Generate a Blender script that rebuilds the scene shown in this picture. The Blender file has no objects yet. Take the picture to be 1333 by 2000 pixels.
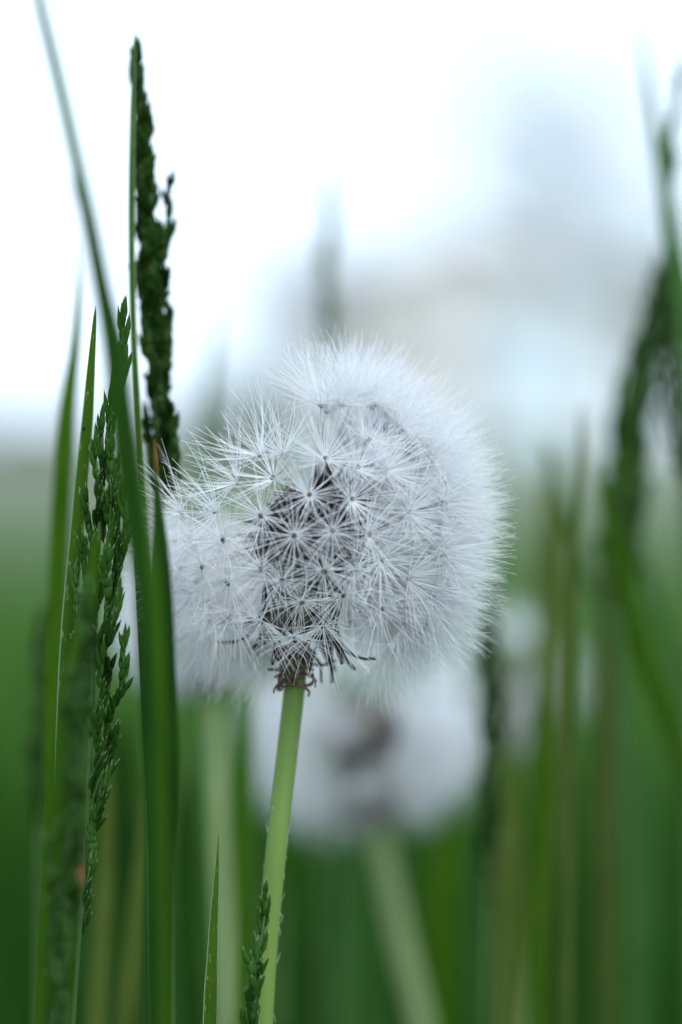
import bpy, math, random
import numpy as np
from mathutils import Vector, Matrix, Quaternion

rng = random.Random(7)
R = math.radians
scene = bpy.context.scene
col = scene.collection

# ------------------------------------------------------------------ camera
FPX = 5000.0            # focal length in photograph pixels (90 mm lens, 36 mm tall frame, 2000 px)
DIST = 0.288            # lens to the middle of the flower head
CAMZ = 0.262
PITCH = math.atan(150 / FPX)
cam_d = bpy.data.cameras.new('camera')
cam = bpy.data.objects.new('camera', cam_d)
col.objects.link(cam)
cam.location = (0, -DIST, CAMZ)
cam.rotation_euler = (math.pi / 2 - PITCH, 0, 0)
cam_d.sensor_fit = 'VERTICAL'
cam_d.sensor_height = 36
cam_d.sensor_width = 24
cam_d.lens = 90
cam_d.clip_start = 0.01
cam_d.clip_end = 3000
cam_d.dof.use_dof = True
cam_d.dof.focus_distance = 0.2785
cam_d.dof.aperture_fstop = 7.2
scene.camera = cam

# ------------------------------------------------------------------ sky, sun, exposure
SUN_EL, SUN_AZ = R(62), R(150)
world = bpy.data.worlds.new('World')
scene.world = world
world.use_nodes = True
wn, wl = world.node_tree.nodes, world.node_tree.links
bg = wn['Background']
sky = wn.new('ShaderNodeTexSky')
sky.sky_type = 'NISHITA'
sky.sun_disc = False
sky.sun_elevation = SUN_EL
sky.sun_rotation = SUN_AZ
sky.dust_density = 3.0
tc = wn.new('ShaderNodeTexCoord')
cl = wn.new('ShaderNodeTexNoise')
cl.inputs['Scale'].default_value = 2.2
cl.inputs['Detail'].default_value = 4
wl.new(tc.outputs['Generated'], cl.inputs['Vector'])
cr = wn.new('ShaderNodeMapRange')
cr.inputs['From Min'].default_value = 0.3
cr.inputs['From Max'].default_value = 0.7
cr.inputs['To Min'].default_value = 0.80
cr.inputs['To Max'].default_value = 0.97
wl.new(cl.outputs['Fac'], cr.inputs['Value'])
mx = wn.new('ShaderNodeMix')
mx.data_type = 'RGBA'
wl.new(cr.outputs['Result'], mx.inputs[0])
wl.new(sky.outputs['Color'], mx.inputs[6])
mx.inputs[7].default_value = (6.6, 8.0, 9.6, 1)      # the even cloud sheet
wl.new(mx.outputs[2], bg.inputs['Color'])
bg.inputs['Strength'].default_value = 0.12
sd = bpy.data.lights.new('sun', 'SUN')
sun = bpy.data.objects.new('sun', sd)
col.objects.link(sun)
sd.energy = 1.4
sd.angle = R(30)
sd.color = (1.0, 0.985, 0.96)
sun.rotation_euler = (math.pi / 2 - SUN_EL, 0, math.pi - SUN_AZ)
scene.view_settings.view_transform = 'Standard'
scene.view_settings.look = 'None'
scene.view_settings.exposure = 0.8
scene.view_settings.gamma = 1.0
scene.cycles.max_bounces = 10
scene.cycles.diffuse_bounces = 6
scene.cycles.transmission_bounces = 6
scene.cycles.use_denoising = True
scene.cycles.use_adaptive_sampling = False
scene.cycles.sample_clamp_indirect = 4

FWD = Vector((0, math.cos(PITCH), -math.sin(PITCH)))
UP = Vector((0, math.sin(PITCH), math.cos(PITCH)))
RIGHT = Vector((1, 0, 0))
CAM = Vector(cam.location)


def at(px, py, dep=0.0):
    px, py, dep = float(px), float(py), float(dep)
    """world point that stands dep millimetres behind the flower head's middle"""
    D = DIST + dep * 0.001
    return CAM + D * (FWD + RIGHT * ((px - 666.5) / FPX) - UP * ((py - 1000) / FPX))


def mpp(dep=0.0):
    return (DIST + dep * 0.001) / FPX


# ------------------------------------------------------------------ object helpers
def mesh_from(name, verts, faces, uvs=None, smooth=True):
    me = bpy.data.meshes.new(name)
    me.from_pydata([tuple(v) for v in verts], [], faces)
    if uvs is not None:
        lay = me.uv_layers.new(name='UVMap')
        idx = np.empty(len(me.loops), dtype=np.int32)
        me.loops.foreach_get('vertex_index', idx)
        lay.data.foreach_set('uv', np.asarray(uvs, dtype=np.float32)[idx].ravel())
    if smooth:
        me.polygons.foreach_set('use_smooth', [True] * len(me.polygons))
    me.update()
    return me


def obj(name, me, mat=None, parent=None):
    o = bpy.data.objects.new(name, me)
    col.objects.link(o)
    if mat is not None and me is not None and not me.materials:
        me.materials.append(mat)
    if parent is not None:
        o.parent = parent
    return o


def thing(name, label, cat, loc=(0, 0, 0), group=None):
    o = bpy.data.objects.new(name, None)
    o.empty_display_size = 0.01
    col.objects.link(o)
    o.location = loc
    tag(o, label, cat, group)
    return o


def tag(o, label, cat, group=None):
    o['label'] = label
    o['category'] = cat
    if group:
        o['group'] = group


def structure(o, kind='structure', label=None, cat=None):
    o['kind'] = kind
    if label:
        o['label'] = label
    if cat:
        o['category'] = cat
    return o


class MB:
    def __init__(self):
        self.v, self.f, self.uv = [], [], []

    def ring_loft(self, rings, uvr=None, cap=True):
        n = len(rings[0])
        b = len(self.v)
        m = len(rings)
        for i, r in enumerate(rings):
            self.v.extend(r)
            for j in range(n):
                self.uv.append(uvr[i][j] if uvr else (j / n, i / max(1, m - 1)))
        for i in range(m - 1):
            for j in range(n):
                k = (j + 1) % n
                self.f.append((b + i * n + j, b + i * n + k, b + (i + 1) * n + k, b + (i + 1) * n + j))
        if cap:
            self.f.append(tuple(b + j for j in range(n))[::-1])
            self.f.append(tuple(b + (m - 1) * n + j for j in range(n)))

    def tube(self, pts, rad, n=6, cap=True):
        rings = []
        nrm = None
        for i, p in enumerate(pts):
            t = (pts[min(i + 1, len(pts) - 1)] - pts[max(i - 1, 0)]).normalized()
            if nrm is None:
                nrm = t.orthogonal().normalized()
            else:
                nrm = (nrm - t * nrm.dot(t)).normalized()
            b = t.cross(nrm)
            r = rad[i] if hasattr(rad, '__len__') else rad
            rings.append([p + (nrm * math.cos(a) + b * math.sin(a)) * r
                          for a in [2 * math.pi * k / n for k in range(n)]])
        self.ring_loft(rings, cap=cap)

    def box(self, x0, x1, y0, y1, z0, z1):
        b = len(self.v)
        for z in (z0, z1):
            for x, y in ((x0, y0), (x1, y0), (x1, y1), (x0, y1)):
                self.v.append(Vector((x, y, z)))
                self.uv.append((x, z))
        for q in ((0, 3, 2, 1), (4, 5, 6, 7), (0, 1, 5, 4), (1, 2, 6, 5), (2, 3, 7, 6), (3, 0, 4, 7)):
            self.f.append(tuple(b + k for k in q))

    def mesh(self, name, smooth=True):
        return mesh_from(name, self.v, self.f, self.uv, smooth)


def spline(pts, n):
    """Catmull-Rom through tuples, n samples"""
    P = np.array(pts, dtype=float)
    if len(P) == 2:
        return [P[0] + (P[1] - P[0]) * k / (n - 1) for k in range(n)]
    E = np.vstack([2 * P[0] - P[1], P, 2 * P[-1] - P[-2]])
    out = []
    for k in range(n):
        s = (len(P) - 1) * k / (n - 1)
        i = int(min(math.floor(s + 1e-9), len(P) - 2))
        t = s - i
        p0, p1, p2, p3 = E[i], E[i + 1], E[i + 2], E[i + 3]
        out.append(0.5 * ((2 * p1) + (-p0 + p2) * t + (2 * p0 - 5 * p1 + 4 * p2 - p3) * t * t
                          + (-p0 + 3 * p1 - 3 * p2 + p3) * t ** 3))
    return out


def to_ground(p, prev):
    """more points that carry a stalk from its last visible point p down to the soil"""
    p, prev = Vector(p), Vector(prev)
    t = (p - prev)
    if t.z > -1e-6:
        t = Vector((0, 0, -1))
    t = t / -t.z
    h = p.z
    off = Vector((t.x, t.y, 0)) * h * 0.45
    if off.length > 0.05:
        off *= 0.05 / off.length
    root = Vector((p.x + off.x, p.y + off.y, -0.004))
    out = []
    for f in (0.12, 0.30, 0.60, 1.0):           # leaves along its own slope, then straightens into the soil
        q = p + Vector((t.x, t.y, -1)) * h * f
        g = p + (root - p) * f
        out.append(q.lerp(g, f ** 0.5))
    out[-1] = root
    return out


# ------------------------------------------------------------------ materials
def new_mat(name):
    m = bpy.data.materials.new(name)
    m.use_nodes = True
    n, l = m.node_tree.nodes, m.node_tree.links
    return m, n, l, n['Principled BSDF'], n['Material Output']


def ramp(n, stops):
    r = n.new('ShaderNodeValToRGB')
    e = r.color_ramp.elements
    while len(e) < len(stops):
        e.new(0.5)
    for k, (p, c) in enumerate(stops):
        e[k].position = p
        e[k].color = (*c, 1)
    return r


def leaf_mat(name, c0, c1, edge=None, trans=0.35, vein=60, spots=False, rough=0.58, tcol=None, edge_w=0.05, tip=None):
    """blade of grass: lengthwise veins, colour drifting along it, pale margins"""
    m, n, l, p, out = new_mat(name)
    uv = n.new('ShaderNodeUVMap')
    sep = n.new('ShaderNodeSeparateXYZ')
    l.new(uv.outputs['UV'], sep.inputs[0])
    tco = n.new('ShaderNodeTexCoord')
    info = n.new('ShaderNodeObjectInfo')
    nz = n.new('ShaderNodeTexNoise')
    nz.inputs['Scale'].default_value = 90
    nz.inputs['Detail'].default_value = 4
    add = n.new('ShaderNodeVectorMath')
    add.operation = 'ADD'
    l.new(tco.outputs['Object'], add.inputs[0])
    l.new(info.outputs['Random'], add.inputs[1])
    l.new(add.outputs[0], nz.inputs['Vector'])
    rp = ramp(n, [(0.3, c0), (0.7, c1)])
    l.new(nz.outputs['Fac'], rp.inputs['Fac'])
    # veins
    mu = n.new('ShaderNodeMath'); mu.operation = 'MULTIPLY'; mu.inputs[1].default_value = vein
    l.new(sep.outputs['X'], mu.inputs[0])
    sn = n.new('ShaderNodeMath'); sn.operation = 'SINE'
    l.new(mu.outputs[0], sn.inputs[0])
    mr = n.new('ShaderNodeMapRange')
    mr.inputs['From Min'].default_value = -1
    mr.inputs['To Min'].default_value = 0.82
    mr.inputs['To Max'].default_value = 1.12
    l.new(sn.outputs[0], mr.inputs['Value'])
    vm = n.new('ShaderNodeVectorMath'); vm.operation = 'SCALE'
    l.new(rp.outputs['Color'], vm.inputs[0])
    l.new(mr.outputs[0], vm.inputs['Scale'])
    colour = vm.outputs[0]
    if edge:
        s1 = n.new('ShaderNodeMath'); s1.operation = 'SUBTRACT'; s1.inputs[1].default_value = 0.5
        l.new(sep.outputs['X'], s1.inputs[0])
        a1 = n.new('ShaderNodeMath'); a1.operation = 'ABSOLUTE'
        l.new(s1.outputs[0], a1.inputs[0])
        g1 = n.new('ShaderNodeMapRange')
        g1.inputs['From Min'].default_value = 0.5 - edge_w * 1.6
        g1.inputs['From Max'].default_value = 0.5 - edge_w * 0.5
        l.new(a1.outputs[0], g1.inputs['Value'])
        em = n.new('ShaderNodeMix'); em.data_type = 'RGBA'
        l.new(g1.outputs[0], em.inputs[0])
        l.new(colour, em.inputs[6])
        em.inputs[7].default_value = (*edge, 1)
        colour = em.outputs[2]
    if tip:
        tg = n.new('ShaderNodeMapRange')
        tg.inputs['From Min'].default_value = tip[1]
        tg.inputs['From Max'].default_value = tip[0]
        l.new(sep.outputs['Y'], tg.inputs['Value'])
        tmx = n.new('ShaderNodeMix'); tmx.data_type = 'RGBA'
        l.new(tg.outputs[0], tmx.inputs[0])
        l.new(colour, tmx.inputs[6])
        tmx.inputs[7].default_value = (*tip[2], 1)
        colour = tmx.outputs[2]
    if spots:
        # pale rasped flecks and a few dark specks
        mp = n.new('ShaderNodeMapping')
        mp.inputs['Scale'].default_value = (2.6, 32, 1)
        l.new(uv.outputs['UV'], mp.inputs['Vector'])
        sn2 = n.new('ShaderNodeTexNoise')
        sn2.inputs['Scale'].default_value = 1.0
        sn2.inputs['Detail'].default_value = 3
        sn2.inputs['Roughness'].default_value = 0.7
        l.new(mp.outputs[0], sn2.inputs['Vector'])
        sr = n.new('ShaderNodeMapRange')
        sr.inputs['From Min'].default_value = 0.59
        sr.inputs['From Max'].default_value = 0.67
        l.new(sn2.outputs['Fac'], sr.inputs['Value'])
        sm = n.new('ShaderNodeMix'); sm.data_type = 'RGBA'
        l.new(sr.outputs[0], sm.inputs[0])
        l.new(colour, sm.inputs[6])
        sm.inputs[7].default_value = (0.26, 0.30, 0.13, 1)
        colour = sm.outputs[2]
    l.new(colour, p.inputs['Base Color'])
    p.inputs['Roughness'].default_value = rough
    p.inputs['Specular IOR Level'].default_value = 0.08
    tr = n.new('ShaderNodeBsdfTranslucent')
    tm = n.new('ShaderNodeMix'); tm.data_type = 'RGBA'; tm.blend_type = 'MULTIPLY'
    tm.inputs[0].default_value = 1
    l.new(colour, tm.inputs[6])
    tm.inputs[7].default_value = (*(tcol or (1.9, 2.0, 0.5)), 1)
    l.new(tm.outputs[2], tr.inputs['Color'])
    ms = n.new('ShaderNodeMixShader')
    ms.inputs[0].default_value = trans
    l.new(p.outputs[0], ms.inputs[1])
    l.new(tr.outputs[0], ms.inputs[2])
    l.new(ms.outputs[0], out.inputs['Surface'])
    return m


def plain_mat(name, c0, c1, scale=300, rough=0.6, spec=0.3, trans=0.0, axis_ramp=None, bump=0.0, stretch=None):
    m, n, l, p, out = new_mat(name)
    tco = n.new('ShaderNodeTexCoord')
    nz = n.new('ShaderNodeTexNoise')
    nz.inputs['Scale'].default_value = scale
    nz.inputs['Detail'].default_value = 5
    src = tco.outputs['Object']
    if stretch:
        mp = n.new('ShaderNodeMapping')
        mp.inputs['Scale'].default_value = stretch
        l.new(src, mp.inputs['Vector'])
        src = mp.outputs[0]
    l.new(src, nz.inputs['Vector'])
    rp = ramp(n, [(0.32, c0), (0.68, c1)])
    l.new(nz.outputs['Fac'], rp.inputs['Fac'])
    colour = rp.outputs['Color']
    if axis_ramp:                      # colour change along the piece (uv.y), e.g. pale tips
        uv = n.new('ShaderNodeUVMap')
        sep = n.new('ShaderNodeSeparateXYZ')
        l.new(uv.outputs['UV'], sep.inputs[0])
        mr = n.new('ShaderNodeMapRange')
        mr.inputs['From Min'].default_value = axis_ramp[0]
        mr.inputs['From Max'].default_value = axis_ramp[1]
        l.new(sep.outputs['Y'], mr.inputs['Value'])
        mm = n.new('ShaderNodeMix'); mm.data_type = 'RGBA'
        l.new(mr.outputs[0], mm.inputs[0])
        l.new(colour, mm.inputs[6])
        mm.inputs[7].default_value = (*axis_ramp[2], 1)
        colour = mm.outputs[2]
    l.new(colour, p.inputs['Base Color'])
    p.inputs['Roughness'].default_value = rough
    p.inputs['Specular IOR Level'].default_value = spec
    if bump:
        bp = n.new('ShaderNodeBump')
        bp.inputs['Strength'].default_value = bump
        bp.inputs['Distance'].default_value = 0.0003
        l.new(nz.outputs['Fac'], bp.inputs['Height'])
        l.new(bp.outputs[0], p.inputs['Normal'])
    if trans:
        tr = n.new('ShaderNodeBsdfTranslucent')
        l.new(colour, tr.inputs['Color'])
        ms = n.new('ShaderNodeMixShader')
        ms.inputs[0].default_value = trans
        l.new(p.outputs[0], ms.inputs[1])
        l.new(tr.outputs[0], ms.inputs[2])
        l.new(ms.outputs[0], out.inputs['Surface'])
    return m


M = {}
M['pappus'] = plain_mat('pappus_white', (0.945, 0.96, 0.975), (0.97, 0.98, 0.99), rough=0.45, spec=0.4, trans=0.45)
M['achene'] = plain_mat('achene_brown', (0.010, 0.006, 0.005), (0.045, 0.025, 0.018), scale=900, rough=0.6, bump=0.5,
                        stretch=(1, 1, 0.25), axis_ramp=(0.42, 0.55, (0.45, 0.40, 0.37)))
M['hub'] = plain_mat('hub_olive', (0.075, 0.055, 0.02), (0.14, 0.11, 0.045), scale=2500, rough=0.7)
M['stem'] = plain_mat('stem_green', (0.135, 0.245, 0.04), (0.225, 0.345, 0.085), scale=160, rough=0.45, spec=0.35,
                      trans=0.25, stretch=(1, 1, 0.12))
M['stem_pale'] = plain_mat('stem_pale', (0.27, 0.37, 0.15), (0.35, 0.44, 0.21), scale=120, rough=0.5, trans=0.25)
M['bract'] = plain_mat('bract_withered', (0.022, 0.026, 0.016), (0.075, 0.08, 0.045), scale=500, rough=0.7,
                       stretch=(1, 1, 0.2), axis_ramp=(0.55, 0.85, (0.05, 0.03, 0.022)), trans=0.1)
M['tendril'] = plain_mat('withered_brown', (0.08, 0.045, 0.03), (0.17, 0.10, 0.07), scale=900, rough=0.8)
M['receptacle'] = plain_mat('receptacle_pale', (0.09, 0.07, 0.045), (0.16, 0.13, 0.09), scale=1500, rough=0.7)
M['blade'] = leaf_mat('blade_green', (0.045, 0.128, 0.004), (0.075, 0.165, 0.006), trans=0.45)
M['blade_edge'] = leaf_mat('blade_pale_margin', (0.042, 0.115, 0.007), (0.07, 0.15, 0.011), edge=(0.42, 0.52, 0.38),
                           spots=True, edge_w=0.06, vein=45)
M['blade_dark'] = leaf_mat('blade_dark_green', (0.008, 0.044, 0.003), (0.018, 0.066, 0.005), trans=0.25)
M['blade_blue'] = leaf_mat('blade_blue_green', (0.045, 0.13, 0.03), (0.075, 0.17, 0.045), trans=0.3, tcol=(1.3, 1.5, 0.9))
M['blade_olive'] = leaf_mat('blade_olive', (0.085, 0.13, 0.022), (0.13, 0.175, 0.038), trans=0.35)
M['blade_dry'] = leaf_mat('blade_dry_tip', (0.06, 0.105, 0.02), (0.09, 0.135, 0.03), trans=0.3, tcol=(1.2, 1.2, 0.8), tip=(0.02, 0.10, (0.17, 0.12, 0.06)))
M['stalk'] = plain_mat('grass_stalk', (0.055, 0.12, 0.03), (0.09, 0.165, 0.045), scale=150, rough=0.45, trans=0.15,
                       stretch=(1, 1, 0.1))
M['spikelet'] = plain_mat('spikelet_green', (0.012, 0.052, 0.006), (0.034, 0.10, 0.010), scale=700, rough=0.6, spec=0.08,
                          trans=0.2, axis_ramp=(0.78, 1.0, (0.30, 0.36, 0.22)), stretch=(1, 1, 0.25))
M['spikelet_dark'] = plain_mat('spikelet_dark_green', (0.006, 0.024, 0.002), (0.02, 0.056, 0.005), scale=700, rough=0.65, spec=0.06,
                               trans=0.12, axis_ramp=(0.85, 1.05, (0.15, 0.2, 0.1)))


# ------------------------------------------------------------------ setting: ground, meadow, house, trees
def ground_mat():
    m, n, l, p, out = new_mat('meadow_ground')
    tco = n.new('ShaderNodeTexCoord')
    a = n.new('ShaderNodeTexNoise'); a.inputs['Scale'].default_value = 0.35; a.inputs['Detail'].default_value = 8
    b = n.new('ShaderNodeTexNoise'); b.inputs['Scale'].default_value = 14; b.inputs['Detail'].default_value = 6
    l.new(tco.outputs['Object'], a.inputs['Vector'])
    l.new(tco.outputs['Object'], b.inputs['Vector'])
    r1 = ramp(n, [(0.3, (0.085, 0.108, 0.055)), (0.7, (0.125, 0.14, 0.085))])
    l.new(a.outputs['Fac'], r1.inputs['Fac'])
    r2 = ramp(n, [(0.3, (0.6, 0.6, 0.6)), (0.7, (1.2, 1.2, 1.2))])
    l.new(b.outputs['Fac'], r2.inputs['Fac'])
    mm = n.new('ShaderNodeMix'); mm.data_type = 'RGBA'; mm.blend_type = 'MULTIPLY'; mm.inputs[0].default_value = 1
    l.new(r1.outputs[0], mm.inputs[6]); l.new(r2.outputs[0], mm.inputs[7])
    l.new(mm.outputs[2], p.inputs['Base Color'])
    p.inputs['Roughness'].default_value = 0.9
    bp = n.new('ShaderNodeBump'); bp.inputs['Strength'].default_value = 0.6
    l.new(b.outputs['Fac'], bp.inputs['Height']); l.new(bp.outputs[0], p.inputs['Normal'])
    return m


def build_ground():
    verts, faces = [], []
    xs = [-900, -200, -60, -20, -6, -2, 0, 2, 6, 20, 60, 200, 900]
    ys = [-20, -3, -1, 0, 1, 2, 4, 8, 16, 30, 60, 120, 300, 1500]
    for y in ys:
        for x in xs:
            z = 0.0 if abs(x) + abs(y) < 5 else rng.uniform(-0.02, 0.02)
            verts.append((x, y, z))
    nx = len(xs)
    for j in range(len(ys) - 1):
        for i in range(nx - 1):
            faces.append((j * nx + i, j * nx + i + 1, (j + 1) * nx + i + 1, (j + 1) * nx + i))
    o = obj('ground', mesh_from('ground', verts, faces), ground_mat())
    structure(o)


def build_meadow(name, label, seed, count, d0, d1, power, mat, hmul):
    """uncountable short meadow grass that runs back from the flower"""
    mb_v, mb_f, mb_uv = [], [], []
    r = random.Random(seed)
    for n in range(count):
        # spread evenly over the view's width, thinning with distance
        D = d0 * (d1 / d0) ** (r.random() ** power)
        half = 0.17 * D + 0.14
        x = r.uniform(-half, half)
        y = D - DIST
        h = r.uniform(0.07, 0.165) * (1.0 if r.random() < 0.93 else 1.45)
        h *= max(0.4, 1.06 - 0.16 * max(0, D - 0.9)) * hmul
        w = r.uniform(0.0012, 0.0026)
        a = r.uniform(0, 2 * math.pi)
        lean = Vector((math.cos(a), math.sin(a), 0)) * h * r.uniform(0.05, 0.5)
        a2 = a + r.uniform(0.6, 2.4)
        side = Vector((math.cos(a2), math.sin(a2), 0)) * w
        b = len(mb_v)
        K = 4
        for k in range(K + 1):
            t = k / K
            c = Vector((x, y, h * (t - 0.12 * t * t))) + lean * t * t
            ww = (1 - t) ** 0.6
            for s in (-1, 1):
                mb_v.append(c + side * s * ww)
                mb_uv.append((0.5 + 0.5 * s, t))
        for k in range(K):
            mb_f.append((b + 2 * k, b + 2 * k + 1, b + 2 * k + 3, b + 2 * k + 2))
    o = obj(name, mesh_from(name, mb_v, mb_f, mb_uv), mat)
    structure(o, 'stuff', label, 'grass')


def build_house():
    """pale house standing far behind the meadow"""
    cx, cy = (905 - 666.5) / FPX * 90, 90
    h = thing('house', 'pale plastered house far behind the meadow, out of focus', 'house', (cx, cy, 0))
    wallm = plain_mat('house_plaster', (0.62, 0.585, 0.53), (0.72, 0.685, 0.63), scale=0.8, rough=0.9, spec=0.1)
    roofm = plain_mat('roof_slate', (0.30, 0.31, 0.33), (0.40, 0.41, 0.43), scale=2, rough=0.8)
    glass = plain_mat('window_glass', (0.05, 0.06, 0.07), (0.08, 0.09, 0.1), scale=2, rough=0.08, spec=0.6)
    framem = plain_mat('frame_white', (0.75, 0.75, 0.74), (0.8, 0.8, 0.79), scale=4, rough=0.5)
    doorm = plain_mat('door_wood', (0.20, 0.13, 0.08), (0.27, 0.17, 0.1), scale=5, rough=0.6)
    W, Dp, H = 5.2, 4.0, 5.2
    mb = MB()
    mb.box(-W, W, -Dp, Dp, 0, H)
    b = len(mb.v)
    for x, z in ((-W, H), (W, H), (0, H + 1.9)):
        for y in (-Dp, Dp):
            mb.v.append(Vector((x, y, z)))
            mb.uv.append((x, z))
    mb.f += [(b, b + 2, b + 4), (b + 1, b + 5, b + 3)]
    obj('wall', mb.mesh('house_wall', False), wallm, h)
    mb = MB()
    ang = math.atan2(1.9, W)
    for s in (-1, 1):
        n = Vector((s * math.sin(ang), 0, math.cos(ang)))
        e = Vector((s * (W + 0.5), 0, H - 0.5 * math.tan(ang)))
        t = Vector((0, 0, H + 1.9))
        q = []
        for off in (0.02, 0.22):
            for pt in (e, t):
                for y in (-Dp - 0.4, Dp + 0.4):
                    q.append(pt + n * off + Vector((0, y, 0)))
        b = len(mb.v)
        mb.v += q
        mb.uv += [(0, 0)] * 8
        for f in ((0, 1, 3, 2), (4, 6, 7, 5), (0, 4, 5, 1), (2, 3, 7, 6), (0, 2, 6, 4), (1, 5, 7, 3)):
            mb.f.append(tuple(b + k for k in f))
    rf = obj('roof', mb.mesh('house_roof', False), roofm, h)
    mb = MB(); mb.box(1.9, 2.6, -0.4, 0.4, H + 0.4, H + 2.5)
    obj('chimney', mb.mesh('chimney', False), wallm, rf)
    win = MB(); win.box(-0.55, 0.55, -0.02, 0.02, -0.7, 0.7)
    wme = win.mesh('window', False)
    fr = MB()
    for a in ((-0.65, 0.65, -0.06, 0.06, 0.7, 0.8), (-0.65, 0.65, -0.06, 0.06, -0.8, -0.7),
              (-0.65, -0.55, -0.06, 0.06, -0.7, 0.7), (0.55, 0.65, -0.06, 0.06, -0.7, 0.7),
              (-0.03, 0.03, -0.05, 0.05, -0.7, 0.7)):
        fr.box(*a)
    fme = fr.mesh('window_frame', False)
    for x, z in ((-3.2, 1.6), (3.2, 1.6), (-3.2, 4.0), (0, 4.0), (3.2, 4.0)):
        w = obj('window', wme, glass, h)
        w.location = (x, -Dp - 0.025, z)
        obj('frame', fme, framem, w)
    mb = MB(); mb.box(-0.5, 0.5, -0.05, 0.05, 0, 2.1)
    d = obj('door', mb.mesh('house_door', False), doorm, h)
    d.location = (0, -Dp - 0.055, 0.02)


def build_shed():
    """white garden shed standing before the house"""
    D = 46
    h = thing('garden_shed', 'small white garden shed standing in front of the pale house', 'shed',
              ((1040 - 666.5) / FPX * D, D - DIST, 0))
    wm = plain_mat('shed_white', (0.66, 0.74, 0.77), (0.74, 0.81, 0.84), scale=3, rough=0.7)
    rm = plain_mat('shed_roof', (0.5, 0.55, 0.57), (0.58, 0.63, 0.65), scale=3, rough=0.7)
    dm = plain_mat('shed_door', (0.55, 0.62, 0.64), (0.62, 0.68, 0.7), scale=6, rough=0.6)
    W, Dp, H = 1.05, 1.2, 2.2
    mb = MB()
    mb.box(-W, W, -Dp, Dp, 0, H)
    obj('wall', mb.mesh('shed_wall', False), wm, h)
    mb = MB()
    rings = []
    for y in (-Dp - 0.12, Dp + 0.12):
        rings.append([Vector((x, y, z)) for x, z in ((-W - 0.14, H + 0.01), (-W - 0.14, H + 0.09), (0, H + 0.62), (W + 0.14, H + 0.09), (W + 0.14, H + 0.01))])
    mb.ring_loft(rings)
    obj('roof', mb.mesh('shed_roof', False), rm, h)
    mb = MB(); mb.box(-0.38, 0.38, -0.03, 0.03, 0.05, 1.95)
    d = obj('door', mb.mesh('shed_door', False), dm, h)
    d.location = (0, -Dp - 0.032, 0)
    mb = MB(); mb.box(0.27, 0.31, -0.07, -0.031, 0.95, 1.1)
    obj('handle', mb.mesh('shed_handle', False), rm, d)


def build_tree(px, D, height, crown_r, crown_z, nleaf, leaf, label, seed, c0, c1, vr=None, name='tree'):
    r = random.Random(seed)
    x, y = (px - 666.5) / FPX * D, D - DIST
    t = thing(name, label, name, (x, y, 0), 'far trees beyond the meadow' if name == 'tree' else None)
    bark = plain_mat('tree_bark', (0.12, 0.10, 0.085), (0.2, 0.17, 0.15), scale=6, rough=0.9)
    lm = plain_mat('tree_leaves', c0, c1, scale=1.5, rough=0.6, trans=0.35)
    mb = MB()
    mb.tube([Vector((0, 0, -0.1)), Vector((0.05, 0, height * 0.3)), Vector((-0.1, 0.1, height * 0.6)),
             Vector((0, 0, height * 0.92))],
            [height * 0.012, height * 0.009, height * 0.006, height * 0.002], 8)
    tips = []
    vr = vr or crown_r
    for k in range(26):
        a = r.uniform(0, 2 * math.pi)
        z0 = height * r.uniform(0.25, 0.8)
        q = Vector((math.cos(a) * crown_r * r.uniform(0.4, 0.95), math.sin(a) * crown_r * r.uniform(0.4, 0.95),
                    crown_z + vr * r.uniform(-0.8, 0.85)))
        b0 = Vector((0, 0, z0))
        mid = (b0 + q) / 2 + Vector((0, 0, r.uniform(-0.1, 0.2) * crown_r))
        mb.tube([b0, mid, q], [height * 0.004, height * 0.0025, height * 0.001], 5)
        tips += [mid, q, q, (mid + q) / 2]
    obj('trunk', mb.mesh('tree_trunk'), bark, t)
    v, f, uv = [], [], []
    for k in range(nleaf):
        c = r.choice(tips) + Vector((r.gauss(0, 1), r.gauss(0, 1), r.gauss(0, 1))) * crown_r * 0.24
        d = Vector((r.gauss(0, 1), r.gauss(0, 1), r.gauss(0, 1))).normalized()
        e = d.orthogonal().normalized()
        s = leaf * r.uniform(0.6, 1.4)
        b = len(v)
        v += [c - d * s, c + e * s * 0.4, c + d * s, c - e * s * 0.4]
        uv += [(0, 0), (1, 0), (1, 1), (0, 1)]
        f.append((b, b + 1, b + 2, b + 3))
    obj('crown', mesh_from('tree_crown', v, f, uv), lm, t)


build_ground()
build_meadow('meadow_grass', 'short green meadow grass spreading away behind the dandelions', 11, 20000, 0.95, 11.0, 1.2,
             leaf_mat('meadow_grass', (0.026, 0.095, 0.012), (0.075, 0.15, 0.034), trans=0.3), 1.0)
build_meadow('shade_toned_grass', 'near meadow grass with shade put into its dark green, close behind the dandelions', 12, 13000, 0.5, 1.2, 0.9,
             leaf_mat('shade_toned_grass', (0.008, 0.048, 0.003), (0.022, 0.075, 0.008), trans=0.25), 0.92)  # near grass: green darkened to stand in for shade low among the blades
build_house()
build_shed()
build_tree(1110, 120, 21, 11.5, 13.5, 4300, 0.17, 'tallest airy tree with sparse leaves rising behind the pale house', 3,
           (0.07, 0.10, 0.06), (0.12, 0.15, 0.09), 9.0)
build_tree(1250, 105, 12, 5.0, 8.0, 1500, 0.15, 'pale airy tree standing beside the tallest airy tree', 4,
           (0.09, 0.13, 0.07), (0.14, 0.17, 0.10), 4.0)
build_tree(590, 70, 5.4, 2.2, 3.4, 1300, 0.12, 'small airy tree beside the pale house', 5,
           (0.10, 0.11, 0.08), (0.15, 0.16, 0.12), 2.0)
build_tree(1330, 80, 7.0, 2.2, 3.8, 2600, 0.12, 'low leafy tree beyond the end of the pale house', 9,
           (0.09, 0.12, 0.06), (0.14, 0.17, 0.09), 2.6)


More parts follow.
